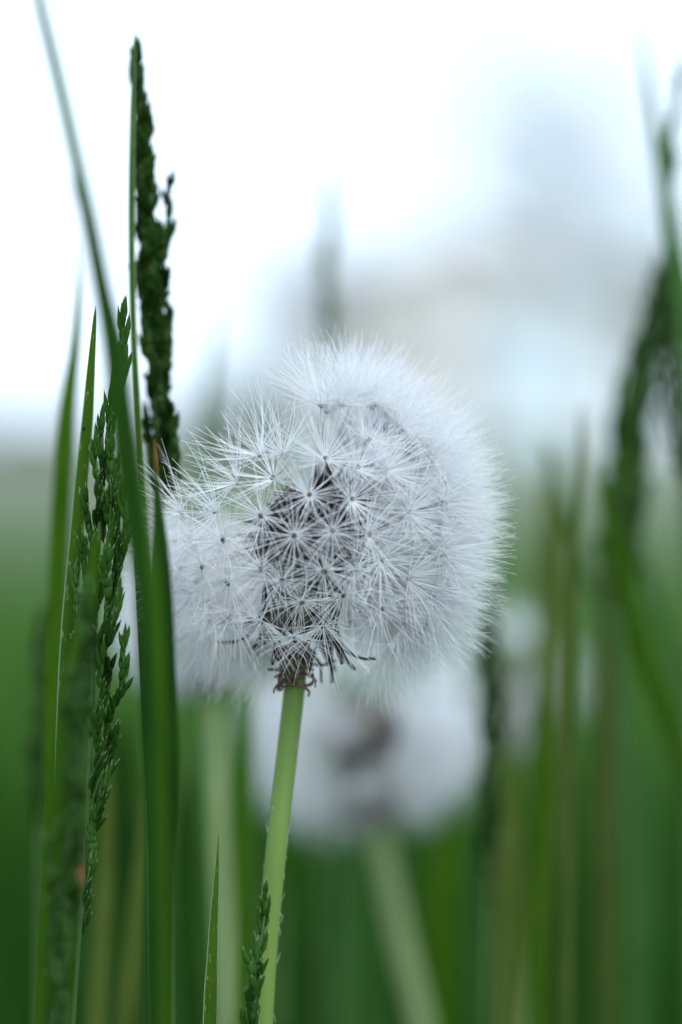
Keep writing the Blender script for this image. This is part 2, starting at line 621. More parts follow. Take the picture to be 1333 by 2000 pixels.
build_tree(470, 24, 0.75, 0.42, 0.42, 2600, 0.035, 'low green shrub growing in the meadow before the small airy tree', 15,
           (0.05, 0.085, 0.03), (0.09, 0.125, 0.05), 0.3, 'shrub')


def build_hedge():
    r = random.Random(21)
    D = 55.0
    x0, x1 = -14.0, 0.8
    t = thing('hedge', 'long low grey green hedge along the far edge of the meadow', 'hedge', ((x0 + x1) / 2, D, 0))
    v, f, uv = [], [], []
    L = x1 - x0
    tops = [0.62 + 0.16 * math.sin(k * 1.7) + r.uniform(-0.12, 0.12) for k in range(40)]
    for k in range(9000):
        u = r.random()
        h = np.interp(u * 39, range(40), tops)
        c = Vector(((u - 0.5) * L, r.uniform(-0.5, 0.5), h * r.random() ** 0.7))
        d = Vector((r.gauss(0, 1), r.gauss(0, 1), r.gauss(0, 1))).normalized()
        e = d.orthogonal().normalized()
        q = r.uniform(0.04, 0.09)
        b = len(v)
        v += [c - d * q, c + e * q * 0.5, c + d * q, c - e * q * 0.5]
        uv += [(0, 0), (1, 0), (1, 1), (0, 1)]
        f.append((b, b + 1, b + 2, b + 3))
    obj('foliage', mesh_from('hedge_foliage', v, f, uv),
        plain_mat('hedge_leaves', (0.07, 0.09, 0.055), (0.12, 0.14, 0.085), scale=1.5, rough=0.7, trans=0.2), t)
    mb = MB()
    for k in range(24):
        x = (k / 23 - 0.5) * (L - 0.4)
        mb.tube([Vector((x, 0, -0.05)), Vector((x + r.uniform(-0.1, 0.1), r.uniform(-0.1, 0.1), 0.5))], [0.02, 0.008], 5)
    obj('stems', mb.mesh('hedge_stems'), M['tendril'], t)


build_hedge()


# ------------------------------------------------------------------ grass blades
def make_blade(label, pts, mat, name='grass_shoot', roll=0.0, fold=0.25, group=None, seg=64, cat='grass leaf', twist=0.0,
               ground=True):
    """pts: (px, py, depth mm, width px) from the tip down; carried on to the soil"""
    P = [Vector(at(a, b, c)) for a, b, c, w in pts]
    Wd = [w * mpp(c) for a, b, c, w in pts]
    if ground:
        ext = to_ground(P[-1], P[-2])
        P += ext
        Wd += [Wd[-1] * 1.0, Wd[-1], Wd[-1] * 0.95, Wd[-1] * 0.8]
    root = P[-1].copy()
    if ground:
        root.z = 0
    S = spline([(*p, w) for p, w in zip(P, Wd)], seg)
    mb = MB()
    rings, uvr = [], []
    for i, s in enumerate(S):
        p = Vector(s[:3])
        w = max(s[3], 0.00004) * 0.5
        t = (Vector(S[min(i + 1, seg - 1)][:3]) - Vector(S[max(i - 1, 0)][:3])).normalized()
        side = t.cross(FWD).normalized()
        side = Quaternion(t, roll + twist * i / seg) @ side
        nor = side.cross(t).normalized()
        th = min(0.00011, w * 0.5)
        ring, uu = [], []
        us = [-1, -0.75, -0.35, 0, 0.35, 0.75, 1]
        for u in us:
            ring.append(p + side * (u * w) + nor * (abs(u) * w * fold + th * (1 - u * u)))
            uu.append((0.5 + 0.5 * u, i / (seg - 1)))
        for u in reversed(us[1:-1]):
            ring.append(p + side * (u * w) + nor * (abs(u) * w * fold - th * (1 - u * u)))
            uu.append((0.5 + 0.5 * u, i / (seg - 1)))
        rings.append([q - root for q in ring])
        uvr.append(uu)
    mb.ring_loft(rings, uvr)
    o = obj(name, mb.mesh(name), mat)
    o.location = root
    tag(o, label, cat, group)
    return o


# the long bent leaf that crosses in front of the flower head
make_blade('long bent green leaf arching down across the edge of the sharp dandelion head',
           [(62, -80, -46, 17), (78, 10, -46, 20), (112, 150, -46, 23), (150, 320, -47, 26), (172, 430, -48, 34),
            (199, 570, -47, 38), (222, 690, -47, 51), (240, 850, -46, 55), (264, 1020, -45, 58), (288, 1180, -45, 53),
            (302, 1400, -44, 41), (308, 1650, -43, 36), (312, 2000, -41, 36)], M['blade'], roll=0.35, fold=0.3, seg=70)
make_blade('short rolled leaf tip lying against the long bent leaf',
           [(143, 330, -50, 3), (152, 370, -50, 15), (172, 430, -49, 23), (205, 560, -48, 28), (225, 660, -48, 32),
            (240, 760, -48, 34), (262, 950, -47, 34), (285, 1200, -46, 34), (300, 1600, -45, 32), (302, 2000, -44, 30)],
           M['blade_dark'], roll=-0.5, fold=0.4, seg=60)
# dark stalk pair rising below it
make_blade('dark narrow leaf with a near-black edge standing behind the long bent leaf',
           [(264, 1060, -2, 14), (271, 1200, -2, 26), (281, 1400, -2, 30), (294, 1650, 0, 26), (303, 2000, 0, 26)],
           M['blade_dark'], roll=0.9, fold=0.5)
make_blade('broad dark leaf behind the long bent leaf',
           [(300, 880, -26, 3), (306, 980, -26, 22), (314, 1130, -26, 46), (322, 1400, -26, 56), (328, 1560, -26, 48), (328, 1690, -26, 30),
            (324, 2000, -26, 24)], M['blade_dark'], roll=0.7, fold=0.3)
# sharp spotted leaf with pale margins
make_blade('sharp upright leaf with pale margins, pale flecks and one black speck',
           [(188, 598, -7, 1), (185, 630, -7, 8), (178, 720, -7, 16), (170, 830, -7, 23), (160, 930, -7, 26),
            (150, 1040, -7, 28), (140, 1150, -7, 29), (131, 1260, -7, 29), (124, 1400, -7, 28), (118, 1600, -7, 27),
            (112, 2000, -6, 26)], M['blade_edge'], roll=0.1, fold=0.2, seg=70)
def speck(parent, p, r):
    mb = MB()
    mb.ring_loft([[p - parent.location + RIGHT * math.cos(a) * r * q + UP * (math.sin(a) * r * q * 1.2) - FWD * r * h
                   for a in [2 * math.pi * k / 8 for k in range(8)]] for q, h in ((0.9, 0.0), (1.0, 0.25), (0.6, 0.6), (0.1, 0.75))])
    obj('speck', mb.mesh('speck'), M['speck'], parent)


M['speck'] = plain_mat('speck_black', (0.008, 0.007, 0.006), (0.02, 0.016, 0.012), scale=4000, rough=0.6)
flecked = next(o for o in col.objects if o.get('label', '').startswith('sharp upright leaf with pale'))
speck(flecked, at(164, 836, -7.1), 3.6 * mpp(-7))
make_blade('soft blurred upright leaf behind the flecked sharp leaf',
           [(161, 470, 26, 2), (156, 560, 26, 10), (147, 680, 26, 20), (132, 800, 26, 32), (122, 950, 26, 36),
            (112, 1150, 26, 34), (102, 1400, 26, 30), (98, 2000, 26, 26)], M['blade'], roll=-0.2)
make_blade('flat blurred leaf in front of the spiky grass heads',
           [(190, 1030, -34, 6), (180, 1110, -34, 26), (162, 1230, -34, 40), (142, 1360, -34, 48), (120, 1540, -33, 52),
            (100, 1760, -32, 48), (82, 2000, -31, 40)], M['blade'], roll=0.3, fold=0.2)
make_blade('small sharp leaf with a dark tip standing beside the dandelion stem',
           [(427, 1628, -9, 1), (426, 1665, -9, 5), (423, 1730, -9, 12), (419, 1800, -9, 18), (416, 1880, -9, 23),
            (412, 2000, -9, 30)], M['blade_edge'], roll=-0.35, fold=0.35)
make_blade('thin straight leaf edge running up along the dark grass head',
           [(263, 55, 3, 1), (262, 110, 3, 7), (258, 230, 3, 12), (256, 420, 3, 15), (259, 620, 3, 16), (266, 800, 3, 18),
            (276, 1000, 3, 18), (290, 1300, 3, 18), (300, 2000, 3, 18)], M['blade_edge'], roll=0.5, fold=0.3)
M['blade_orange'] = leaf_mat('blade_orange_tip', (0.03, 0.10, 0.006), (0.05, 0.13, 0.009), tip=(0.14, 0.24, (0.30, 0.13, 0.05)))
make_blade('leaf with an orange withered tip low in front of the sharp spiky grass head',
           [(160, 1660, -26, 2), (158, 1700, -26, 14), (152, 1745, -26, 18), (146, 1800, -26, 18), (138, 1900, -26, 20), (130, 2020, -26, 20)],
           M['blade_orange'], roll=0.3, seg=60)
make_blade('thin leaf with a tan tip lying against the foot of the tall dark grass head',
           [(302, 858, 0, 1), (304, 885, 0, 6), (306, 930, 0, 8), (309, 990, 0, 10), (314, 1150, 1, 12), (320, 1500, 2, 12), (324, 2000, 3, 12)],
           M['blade_orange'], roll=0.3, seg=60)
# leaves further back
back = [
    # tip x, tip y, depth, bottom x, width, material, label
    ([(1247, 40, 75, 3), (1262, 130, 75, 12), (1285, 270, 75, 22), (1308, 400, 75, 30), (1340, 560, 75, 36), (1390, 760, 75, 40), (1450, 1100, 75, 42)],
     'blade_blue', 'tall pale leaf arching above the blurred grass heads'),
    ([(1345, 120, 60, 6), (1325, 200, 60, 14), (1300, 300, 60, 18), (1302, 420, 60, 22), (1325, 560, 60, 26), (1350, 800, 60, 30)],
     'blade_blue', 'kinked leaf crossing the tall pale leaf'),
    ([(1135, 790, 52, 3), (1136, 850, 52, 12), (1132, 930, 52, 18), (1124, 1050, 52, 20), (1115, 1300, 52, 22), (1105, 2000, 52, 22)],
     'blade_dry', 'short upright leaf with a dry brown tip'),
    ([(1165, 900, 70, 6), (1185, 1000, 70, 26), (1215, 1120, 70, 36), (1262, 1290, 70, 36), (1325, 1480, 70, 34), (1400, 1750, 70, 34)],
     'blade', 'slanting green leaf leaning away from the brown tipped leaf'),
    ([(1180, 880, 105, 6), (1240, 1050, 105, 20), (1300, 1240, 105, 24), (1370, 1460, 105, 24)],
     'blade_blue', 'faint slanting leaf beyond the slanting green leaf'),
    ([(1085, 860, 120, 6), (1080, 1000, 120, 46), (1075, 1200, 120, 60), (1070, 1500, 120, 54), (1070, 2000, 120, 50)],
     'blade_olive', 'wide olive leaf blurred behind the brown tipped leaf'),
    ([(1195, 950, 95, 6), (1190, 1080, 95, 36), (1185, 1300, 95, 46), (1180, 1600, 95, 46), (1190, 2000, 95, 44)],
     'blade_olive', 'upright olive leaf blurred beside the slanting green leaf'),
    ([(1052, 1330, 85, 6), (1055, 1430, 85, 34), (1058, 1560, 85, 40), (1050, 1750, 85, 40), (1045, 2000, 85, 40)],
     'blade', 'upright mid green leaf blurred below the olive leaves'),
    ([(1120, 1500, 60, 6), (1115, 1650, 60, 44), (1105, 1850, 60, 56), (1100, 2050, 60, 56)],
     'blade_dark', 'low dark leaf among the blurred grass beyond the second dandelion'),
    ([(1010, 1530, 80, 6), (1000, 1610, 80, 34), (990, 1700, 80, 42), (985, 2000, 80, 34)],
     'blade_olive', 'short bright leaf beside the dark blurred grass head'),
    ([(215, 1500, 40, 6), (212, 1600, 40, 24), (205, 1750, 40, 34), (190, 2000, 40, 38)],
     'blade_olive', 'short yellow green leaf behind the spiky grass head'),
    ([(285, 1560, 60, 6), (278, 1700, 60, 26), (262, 1850, 60, 32), (240, 2050, 60, 34)],
     'blade_olive', 'leaning olive leaf blurred behind the broad dark leaf'),
    ([(370, 1500, 70, 6), (368, 1600, 70, 34), (372, 1800, 70, 44), (378, 2050, 70, 44)],
     'blade_dark', 'dark blurred leaf beside the pale blurred stem'),
    ([(240, 1380, 90, 6), (242, 1500, 90, 40), (248, 1700, 90, 50), (250, 2050, 90, 50)],
     'blade_dark', 'dim blurred leaf behind the yellow green leaf'),
    ([(490, 1340, 60, 6), (484, 1450, 60, 24), (476, 1700, 60, 32), (470, 2050, 60, 32)],
     'blade', 'blurred leaf close behind the sharp dandelion stem'),
    ([(610, 1650, 90, 6), (600, 1750, 90, 36), (590, 1900, 90, 46), (585, 2080, 90, 46)],
     'blade_dark', 'low dark leaf in the grass below the second dandelion'),
    ([(670, 1620, 120, 6), (672, 1720, 120, 30), (668, 1900, 120, 40), (664, 2080, 120, 40)],
     'blade_blue', 'bluish leaf in the grass below the second dandelion'),
    ([(880, 1560, 110, 6), (878, 1680, 110, 34), (872, 1900, 110, 44), (868, 2080, 110, 44)],
     'blade', 'plain leaf in the grass beside the second dandelion stem'),
    ([(1250, 1450, 130, 6), (1248, 1600, 130, 50), (1240, 1850, 130, 60), (1238, 2080, 130, 60)],
     'blade_blue', 'wide bluish leaf blurred far beyond the olive leaves'),
    ([(425, 590, 150, 4), (415, 660, 150, 16), (400, 780, 150, 26), (385, 950, 150, 30), (380, 1400, 150, 30)],
     'blade_blue', 'faint tall leaf far behind the gap in the sharp dandelion head'),
    ([(1290, 520, 95, 6), (1262, 640, 95, 44), (1236, 800, 95, 70), (1215, 980, 95, 78), (1200, 1300, 95, 70), (1195, 2000, 95, 60)],
     'blade', 'tall leaf leaning in from the blurred grass heads'),
    ([(1060, 850, 90, 4), (1090, 960, 90, 18), (1150, 1130, 90, 24), (1215, 1320, 90, 26), (1240, 2000, 90, 26)],
     'blade_blue', 'slim leaf bending under the wide olive leaf'),
]
for pts, mt, lab in back:
    make_blade(lab, pts, M[mt], roll=rng.uniform(-0.5, 0.5), fold=0.25, seg=50)


r5 = random.Random(55)
for k in range(18):
    px = r5.uniform(150, 1330)
    dp = r5.uniform(120, 300)
    ty = r5.uniform(1380, 1750) if px < 900 else r5.uniform(1050, 1650)
    ln = r5.uniform(-60, 60)
    ww = r5.uniform(20, 46) * 0.4 / (0.288 + dp * 0.001)
    mk = r5.choice(['blade', 'blade_blue', 'blade_blue', 'blade_olive'])
    make_blade({'blade': 'mid green', 'blade_dark': 'dark green', 'blade_blue': 'bluish green', 'blade_olive': 'olive green'}[mk]
               + ' blurred upright leaf among the grass behind the dandelions',
               [(px, ty, dp, 4), (px - ln * 0.1, ty + 120, dp, ww * 0.7), (px - ln * 0.4, ty + 350, dp, ww), (px - ln, ty + 800, dp, ww)],
               M[mk], roll=r5.uniform(-0.6, 0.6), seg=28,
               group={'blade': 'mid green', 'blade_blue': 'bluish green', 'blade_olive': 'olive green'}[mk] + ' leaves blurred among the grass')


# ------------------------------------------------------------------ grass flower heads
def spikelet_mesh(seed, nfl, slim=1.0):
    """unit-long spikelet along +Z: overlapping keeled scales"""
    r = random.Random(seed)
    mb = MB()
    for k in range(nfl):
        s = -1 if k % 2 else 1
        z0 = 0.0 if k < 2 else 0.10 + 0.30 * (k - 1) / max(1, nfl - 1)
        L = (0.72 if k < 2 else 0.66) * r.uniform(0.9, 1.1)
        L = min(L, 1.0 - z0)
        wid = 0.098 * slim * r.uniform(0.9, 1.15)
        lean = s * (0.05 + 0.11 * r.random())
        y0 = r.uniform(-0.03, 0.03)
        rings, uvr = [], []
        N = 7
        for i in range(N):
            t = i / (N - 1)
            prof = (0.35, 0.85, 1.0, 0.85, 0.58, 0.27, 0.02)[i]
            cx = s * 0.03 + lean * L * t * (1.25 - 0.55 * t)
            c = Vector((cx, y0, z0 + L * t))
            ring = []
            for j in range(6):
                a = 2 * math.pi * j / 6
                rx, ry = math.cos(a), math.sin(a)
                if rx * s > 0.9:
                    rx *= 1.25          # keel
                ring.append(c + Vector((rx * wid * 0.75 * prof, ry * wid * prof, 0)))
            rings.append(ring)
            uvr.append([(j / 6, t) for j in range(6)])
        mb.ring_loft(rings, uvr)
    return mb.mesh('spikelet')


SPK = {m: [spikelet_mesh(20 + i, 3 + i % 3) for i in range(6)] for m in ('spikelet', 'spikelet_dark')}
for mname, lst in SPK.items():
    for me in lst:
        me.materials.append(M[mname])


def put(o, pos, direction, scale, spin, root):
    q = Vector((0, 0, 1)).rotation_difference(direction)
    o.matrix_local = Matrix.Translation(pos - root) @ q.to_matrix().to_4x4() @ Matrix.Rotation(spin, 4, 'Z') @ \
        Matrix.Diagonal((*scale, 1))


def grass_head(label, axis, branches, mat='spikelet', r_axis=5.0, sp_len=46, pitch=20, axis_sp=(0, 0), seed=1, dj=2.0,
               group=None, splay=0.30, width=1.0):
    """axis: (px, py, depth) tip to bottom. branches: lists of (px, py, depth) from tip to base."""
    r = random.Random(seed)
    A = [at(*p) for p in axis]
    ext = to_ground(A[-1], A[-2])
    root = ext[-1].copy()
    root.z = 0
    t = thing('grass_flower_head', label, 'grass', root, group)
    full = [Vector(v) for v in spline([tuple(p) for p in A + ext], 60)]
    w = mpp(axis[0][2])
    rad = [w * r_axis * (0.35 + 0.65 * min(1, i / 20)) for i in range(60)]
    mb = MB()
    mb.tube([p - root for p in full], rad, 7)
    obj('stalk', mb.mesh('stalk'), M['stalk'], t)

    def run(points, parent, n0=0.0, n1=1.0):
        L = [Vector(v) for v in spline([tuple(p) for p in points], 40)]
        cum = [0]
        for i in range(39):
            cum.append(cum[-1] + (L[i + 1] - L[i]).length)
        tot = cum[-1]
        s = tot * n0
        k = 0
        step = pitch * w
        while s < tot * n1:
            i = max(0, min(38, next((j for j in range(39) if cum[j + 1] >= s), 38)))
            f = (s - cum[i]) / max(1e-9, cum[i + 1] - cum[i])
            p = L[i].lerp(L[i + 1], f)
            up = (L[i] - L[i + 1]).normalized()
            a = (k * 2.4 if k % 2 else k * 2.4 + math.pi) + r.uniform(-0.5, 0.5)
            o1 = up.orthogonal().normalized()
            o2 = up.cross(o1)
            out = o1 * math.cos(a) + o2 * math.sin(a)
            sl = splay * r.uniform(0.4, 1.4) * (0.25 if k == 0 else 1)
            d = (up + out * sl).normalized()
            ln = sp_len * w * r.uniform(0.8, 1.15)
            sp = bpy.data.objects.new('spikelet', r.choice(SPK[mat]))
            col.objects.link(sp)
            sp.parent = parent
            ww = ln * r.uniform(0.9, 1.15) * width
            put(sp, p + out * w * 2 - (up * ln * 0.35 if k else up * ln * 0.45), d, (ww, ww, ln), r.uniform(0, 6.28), root)
            s += step * r.uniform(0.8, 1.2)
            k += 1

    for br in branches:
        Bp = [at(a, b, c + r.uniform(-dj, dj)) for a, b, c in br]
        L = [Vector(v) for v in spline([tuple(p) for p in Bp], 14)]
        mb = MB()
        mb.tube([p - root for p in L], [w * r_axis * (0.22 + 0.25 * i / 13) for i in range(14)], 5)
        b = obj('branch', mb.mesh('branch'), M['stalk'], t)
        run(Bp, b, 0, 0.92)
    if axis_sp[1] > axis_sp[0]:
        cutA = [p for p, q in zip(A, axis) if q[1] <= axis_sp[1]]
        if len(cutA) >= 2:
            run(cutA, t)
    return t


def auto_branches(axis, y0, y1, step, right, left, seed, ln=(110, 170)):
    """branches hugging the axis; right/left give the outline offset in px at (y)"""
    r = random.Random(seed)
    ax = np.array([(p[1], p[0], p[2]) for p in axis])
    out = []
    y = y0
    while y < y1:
        L = r.uniform(*ln)
        ytip, yb = y, y + L
        xt = np.interp(ytip, ax[:, 0], ax[:, 1])
        xb = np.interp(yb, ax[:, 0], ax[:, 1])
        dp = np.interp(ytip, ax[:, 0], ax[:, 2])
        hi = np.interp(ytip, [q[0] for q in right], [q[1] for q in right])
        lo = np.interp(ytip, [q[0] for q in left], [q[1] for q in left])
        off = r.uniform(lo, hi)
        zz = r.uniform(-1, 1) * max(1.0, (hi - lo) * 0.03)
        out.append([(xt + off, ytip, dp + zz), (xt + off * 0.85 + (xb - xt) * 0.5, ytip + L * 0.5, dp + zz * 0.8), (xb, yb, dp)])
        y += step * r.uniform(0.7, 1.3)
    return out


# sharp spiky grass head
ax = [(246, 608, -8), (230, 720, -8), (210, 860, -9), (197, 1000, -9), (189, 1150, -10), (183, 1300, -10), (178, 1450, -10),
      (171, 1600, -9), (163, 1720, -8), (153, 1850, -7), (143, 2000, -6)]
br = [
    [(252, 640, -8), (240, 720, -8), (225, 800, -8)],
    [(236, 690, -9), (224, 780, -9), (212, 880, -9)],
    [(203, 815, -9), (197, 890, -9), (200, 980, -9)],
    [(190, 860, -10), (188, 950, -10), (194, 1040, -9)],
    [(222, 860, -11), (214, 950, -10), (202, 1060, -9)],
    [(236, 900, -9), (226, 1000, -9), (204, 1120, -9)],
    [(216, 960, -12), (212, 1060, -11), (196, 1180, -10)],
    [(246, 950, -9), (243, 1030, -9), (234, 1120, -9), (216, 1230, -9), (196, 1330, -10)],
    [(232, 1010, -8), (226, 1110, -8), (206, 1230, -9), (188, 1320, -10)],
    [(172, 960, -9), (176, 1050, -9), (188, 1140, -9)],
    [(168, 1060, -10), (168, 1150, -10), (182, 1260, -10)],
    [(212, 1090, -12), (208, 1180, -12), (190, 1300, -10)],
    [(190, 1060, -12), (190, 1150, -12), (187, 1260, -10)],
    [(152, 1110, -10), (152, 1230, -10), (170, 1370, -10)],
    [(226, 1120, -8), (216, 1220, -8), (196, 1300, -9)],
    [(160, 1180, -8), (162, 1300, -8), (176, 1440, -9)],
    [(204, 1268, -10), (197, 1330, -10), (186, 1420, -10)],
    [(212, 1290, -9), (202, 1350, -9), (184, 1450, -10)],
    [(250, 1242, -9), (240, 1300, -9), (222, 1390, -9), (204, 1460, -9), (184, 1540, -9)],
    [(232, 1424, -9), (214, 1480, -9), (186, 1570, -9)],
    [(198, 1400, -11), (190, 1470, -11), (178, 1560, -9)],
    [(216, 1508, -9), (200, 1555, -9), (176, 1630, -8)],
    [(184, 1610, -9), (176, 1690, -9), (163, 1770, -8)],
    [(176, 1690, -9), (168, 1760, -8), (156, 1840, -7)],
]
grass_head('sharp green grass head of tight spikelet branches in front of the flecked leaf', ax, br, sp_len=58, pitch=19, splay=0.24, width=0.86,
           axis_sp=(600, 900), seed=4, r_axis=5)

# tall dark grass head
ax = [(266, 90, 8), (270, 200, 8), (278, 400, 8), (290, 600, 8), (304, 800, 8), (312, 950, 8), (318, 1150, 8), (326, 1450, 9),
      (330, 1700, 10), (334, 2000, 10)]
right = [(90, 4), (130, 12), (220, 24), (300, 28), (400, 34), (480, 48), (560, 42), (660, 46), (760, 44), (850, 42), (900, 30)]
left = [(90, -2), (200, -6), (400, -10), (600, -18), (800, -20), (900, -14)]
br = auto_branches(ax, 96, 880, 12.5, right, left, 8, (80, 150))
br.append([(336, 345, 8), (330, 400, 8), (324, 470, 8), (306, 560, 8)])
br.append([(288, 215, 8), (286, 260, 8), (280, 340, 8)])
grass_head('tall dark grass head standing highest against the white sky', ax, br, mat='spikelet_dark', sp_len=56, pitch=23,
           axis_sp=(80, 500), seed=5, r_axis=6, splay=0.26, width=1.15)

# small sharp spike beside the stem
ax = [(522, 1738, -13), (516, 1800, -13), (503, 1870, -13), (490, 1940, -13), (482, 2000, -13), (474, 2100, -12)]
br = [[(527, 1765, -13), (520, 1815, -13), (508, 1865, -13)],
      [(502, 1860, -14), (496, 1920, -14), (486, 1990, -13)],
      [(497, 1925, -13), (495, 1990, -13), (484, 2070, -13)],
      [(508, 1890, -12), (500, 1950, -12), (487, 2030, -13)]]
grass_head('short sharp grass spike in front of the dandelion stem', ax, br, sp_len=60, pitch=30, axis_sp=(1700, 2050), seed=6,
           r_axis=4, splay=0.24, width=0.95)

# blurred heads in front, low
ax = [(176, 1130, -36), (168, 1250, -36), (152, 1450, -35), (138, 1650, -34), (122, 1850, -33), (110, 2000, -32)]
right = [(1130, 4), (1300, 22), (1700, 30), (1900, 26)]
left = [(1130, -4), (1300, -22), (1700, -40), (1900, -34)]
br = auto_branches(ax, 1140, 1960, 20, right, left, 12, (90, 170))
grass_head('soft blurred grass head in front of the sharp spiky one', ax, br, sp_len=50, pitch=24, seed=7, r_axis=6)
ax = [(86, 1190, 55), (84, 1300, 55), (80, 1500, 55), (78, 1700, 55), (76, 2000, 55)]
right = [(1190, 3), (1300, 20), (1700, 20)]
left = [(1190, -3), (1300, -20), (1700, -20)]
br = auto_branches(ax, 1195, 1560, 22, right, left, 13, (90, 150))
grass_head('dark blurred grass head standing behind the flecked leaf', ax, br, mat='spikelet_dark', sp_len=46, pitch=24, seed=8)

# blurred heads behind
def far_head(label, axis, y1, wid, seed, step=24, mat='spikelet'):
    y0 = axis[0][1]
    br = auto_branches(axis, y0 + 5, y1, step, [(y0, 3), (y0 + 120, wid), (y1, wid)], [(y0, -3), (y0 + 120, -wid), (y1, -wid)],
                       seed, (80, 140))
    grass_head(label, axis, br, mat=mat, sp_len=44, pitch=26, seed=seed, axis_sp=(y0 - 10, y0 + 150))


far_head('faint blurred grass head rising behind the top of the sharp dandelion',
         [(652, 350, 120), (648, 450, 120), (640, 600, 120), (632, 800, 120), (628, 1000, 120), (625, 2000, 120)], 640, 14, 31, 30)
far_head('dark blurred grass head beside the second dandelion',
         [(962, 1130, 62), (962, 1300, 62), (960, 1500, 62), (955, 1700, 62), (950, 2000, 62)], 1640, 20, 32, 20, 'spikelet_dark')
far_head('blurred grass head leaning over the slanting leaves',
         [(1292, 500, 85), (1270, 640, 85), (1246, 800, 85), (1226, 950, 85), (1216, 1150, 85), (1205, 1500, 85), (1200, 2000, 85)],
         1060, 44, 33, 15)
far_head('darkest blurred grass head beneath the tall pale leaf',
         [(1318, 480, 70), (1312, 600, 70), (1322, 750, 70), (1335, 950, 70), (1345, 1300, 70), (1350, 2000, 70)], 900, 36, 34, 13,
         'spikelet_dark')
far_head('small blurred grass head crossing the kinked leaf',
         [(1340, 130, 66), (1318, 220, 66), (1304, 310, 66), (1312, 450, 66), (1335, 650, 66), (1350, 1000, 66), (1350, 2000, 66)],
         300, 8, 35, 40)


# ------------------------------------------------------------------ dandelions
SEED_L = 0.0105         # achene base to pappus hub


def seed_mesh(seed, beak=True):
    r = random.Random(seed)
    mb = MB()
    zs = [0, 0.0003, 0.0010, 0.0018, 0.0026, 0.0032, 0.0037, 0.0042]
    rs = [0.00012, 0.00022, 0.00034, 0.00046, 0.00050, 0.00040, 0.0002, 0.00010]
    n = 10
    rings, uvr = [], []
    for z, q in zip(zs, rs):
        rings.append([Vector((math.cos(a) * q * (1 if j % 2 else 0.82), math.sin(a) * q * (1 if j % 2 else 0.82), z))
                      for j, a in enumerate([2 * math.pi * k / n for k in range(n)])])
        uvr.append([(j / n, z / SEED_L) for j in range(n)])
    bx, by = r.uniform(-1, 1) * 0.0003, r.uniform(-1, 1) * 0.0003
    for k in range(1, 7 if beak else 1):
        t = k / 6
        z = 0.0042 + (SEED_L - 0.0042) * t
        o = math.sin(math.pi * t)
        rings.append([Vector((bx * o + math.cos(a) * 0.00005, by * o + math.sin(a) * 0.00005, z))
                      for a in [2 * math.pi * j / n for j in range(n)]])
        uvr.append([(j / n, z / SEED_L) for j in range(n)])
    mb.ring_loft(rings, uvr)
    return mb.mesh('seed')


def pappus_mesh(seed, theta, spread, nb, clump=0.0, r0=0.000034, length=(0.0056, 0.0079), bias=0.0):
    r = random.Random(seed)
    mb = MB()
    cl = [r.uniform(0, 2 * math.pi) for _ in range(7)]
    for k in range(nb):
        ph = 2 * math.pi * k / nb + r.gauss(0, 0.09)
        th = R(r.gauss(theta, spread))
        if clump:
            c = min(cl, key=lambda q: abs(math.atan2(math.sin(q - ph), math.cos(q - ph))))
            dlt = math.atan2(math.sin(c - ph), math.cos(c - ph))
            endph = ph + dlt * clump
        else:
            endph = ph + r.gauss(0, 0.20)
        th = max(R(12), min(R(88), th))
        L = r.uniform(*length) * (1 + bias * math.cos(ph))
        bend = R(r.gauss(10, 15))
        pts = []
        N = 6
        p = Vector((math.cos(ph) * 0.00026, math.sin(ph) * 0.00026, -0.00006 + r.uniform(-1, 1) * 0.00005))
        for i in range(N):
            t = i / (N - 1)
            pts.append(p.copy())
            tt = th + R(10) - bend * t * 1.6
            pp = ph + (endph - ph) * t
            p = p + Vector((math.sin(tt) * math.cos(pp), math.sin(tt) * math.sin(pp), math.cos(tt))) * (L / (N - 1))
        mb.tube(pts, [r0 * (1.15 - 0.75 * (i / (N - 1))) for i in range(N)], 3, cap=False)
    return mb.mesh('pappus')


def hub_mesh():
    mb = MB()
    n = 10
    rings = []
    for z, q in ((-0.00030, 0.00007), (-0.00016, 0.00026), (0.00004, 0.00031), (0.00013, 0.00027), (0.00010, 0.00012)):
        rings.append([Vector((math.cos(a) * q, math.sin(a) * q, z)) for a in [2 * math.pi * k / n for k in range(n)]])
    mb.ring_loft(rings)
    return mb.mesh('pappus_hub')


SEED_ME = [seed_mesh(i) for i in range(4)]
for me in SEED_ME:
    me.materials.append(M['achene'])
ACH_ME = [seed_mesh(i + 10, False) for i in range(3)]
for me in ACH_ME:
    me.materials.append(M['achene'])
PAP = {
    'open': [pappus_mesh(40 + i, 66, 11, 58, r0=0.000038) for i in range(4)],
    'small': [pappus_mesh(45 + i, 68, 12, 46, r0=0.000039, length=(0.0036, 0.0058)) for i in range(5)],
    'sparse': [pappus_mesh(55 + i, 46, 15, 42, r0=0.000041, length=(0.0060, 0.0086)) for i in range(4)],
    'cup': [pappus_mesh(50 + i, 52, 13, 64) for i in range(4)],
    'brush': [pappus_mesh(60 + i, 38, 13, 72, length=(0.0066, 0.0086)) for i in range(3)],
    'fluff': [pappus_mesh(80 + i, 46, 17, 120, r0=0.000030, length=(0.0058, 0.0088)) for i in range(5)],
    'clump': [pappus_mesh(70 + i, 58, 8, 76, clump=0.8) for i in range(2)],
}
for k in PAP:
    for me in PAP[k]:
        me.materials.append(M['pappus'])
HUB_ME = hub_mesh()
HUB_ME.materials.append(M['hub'])


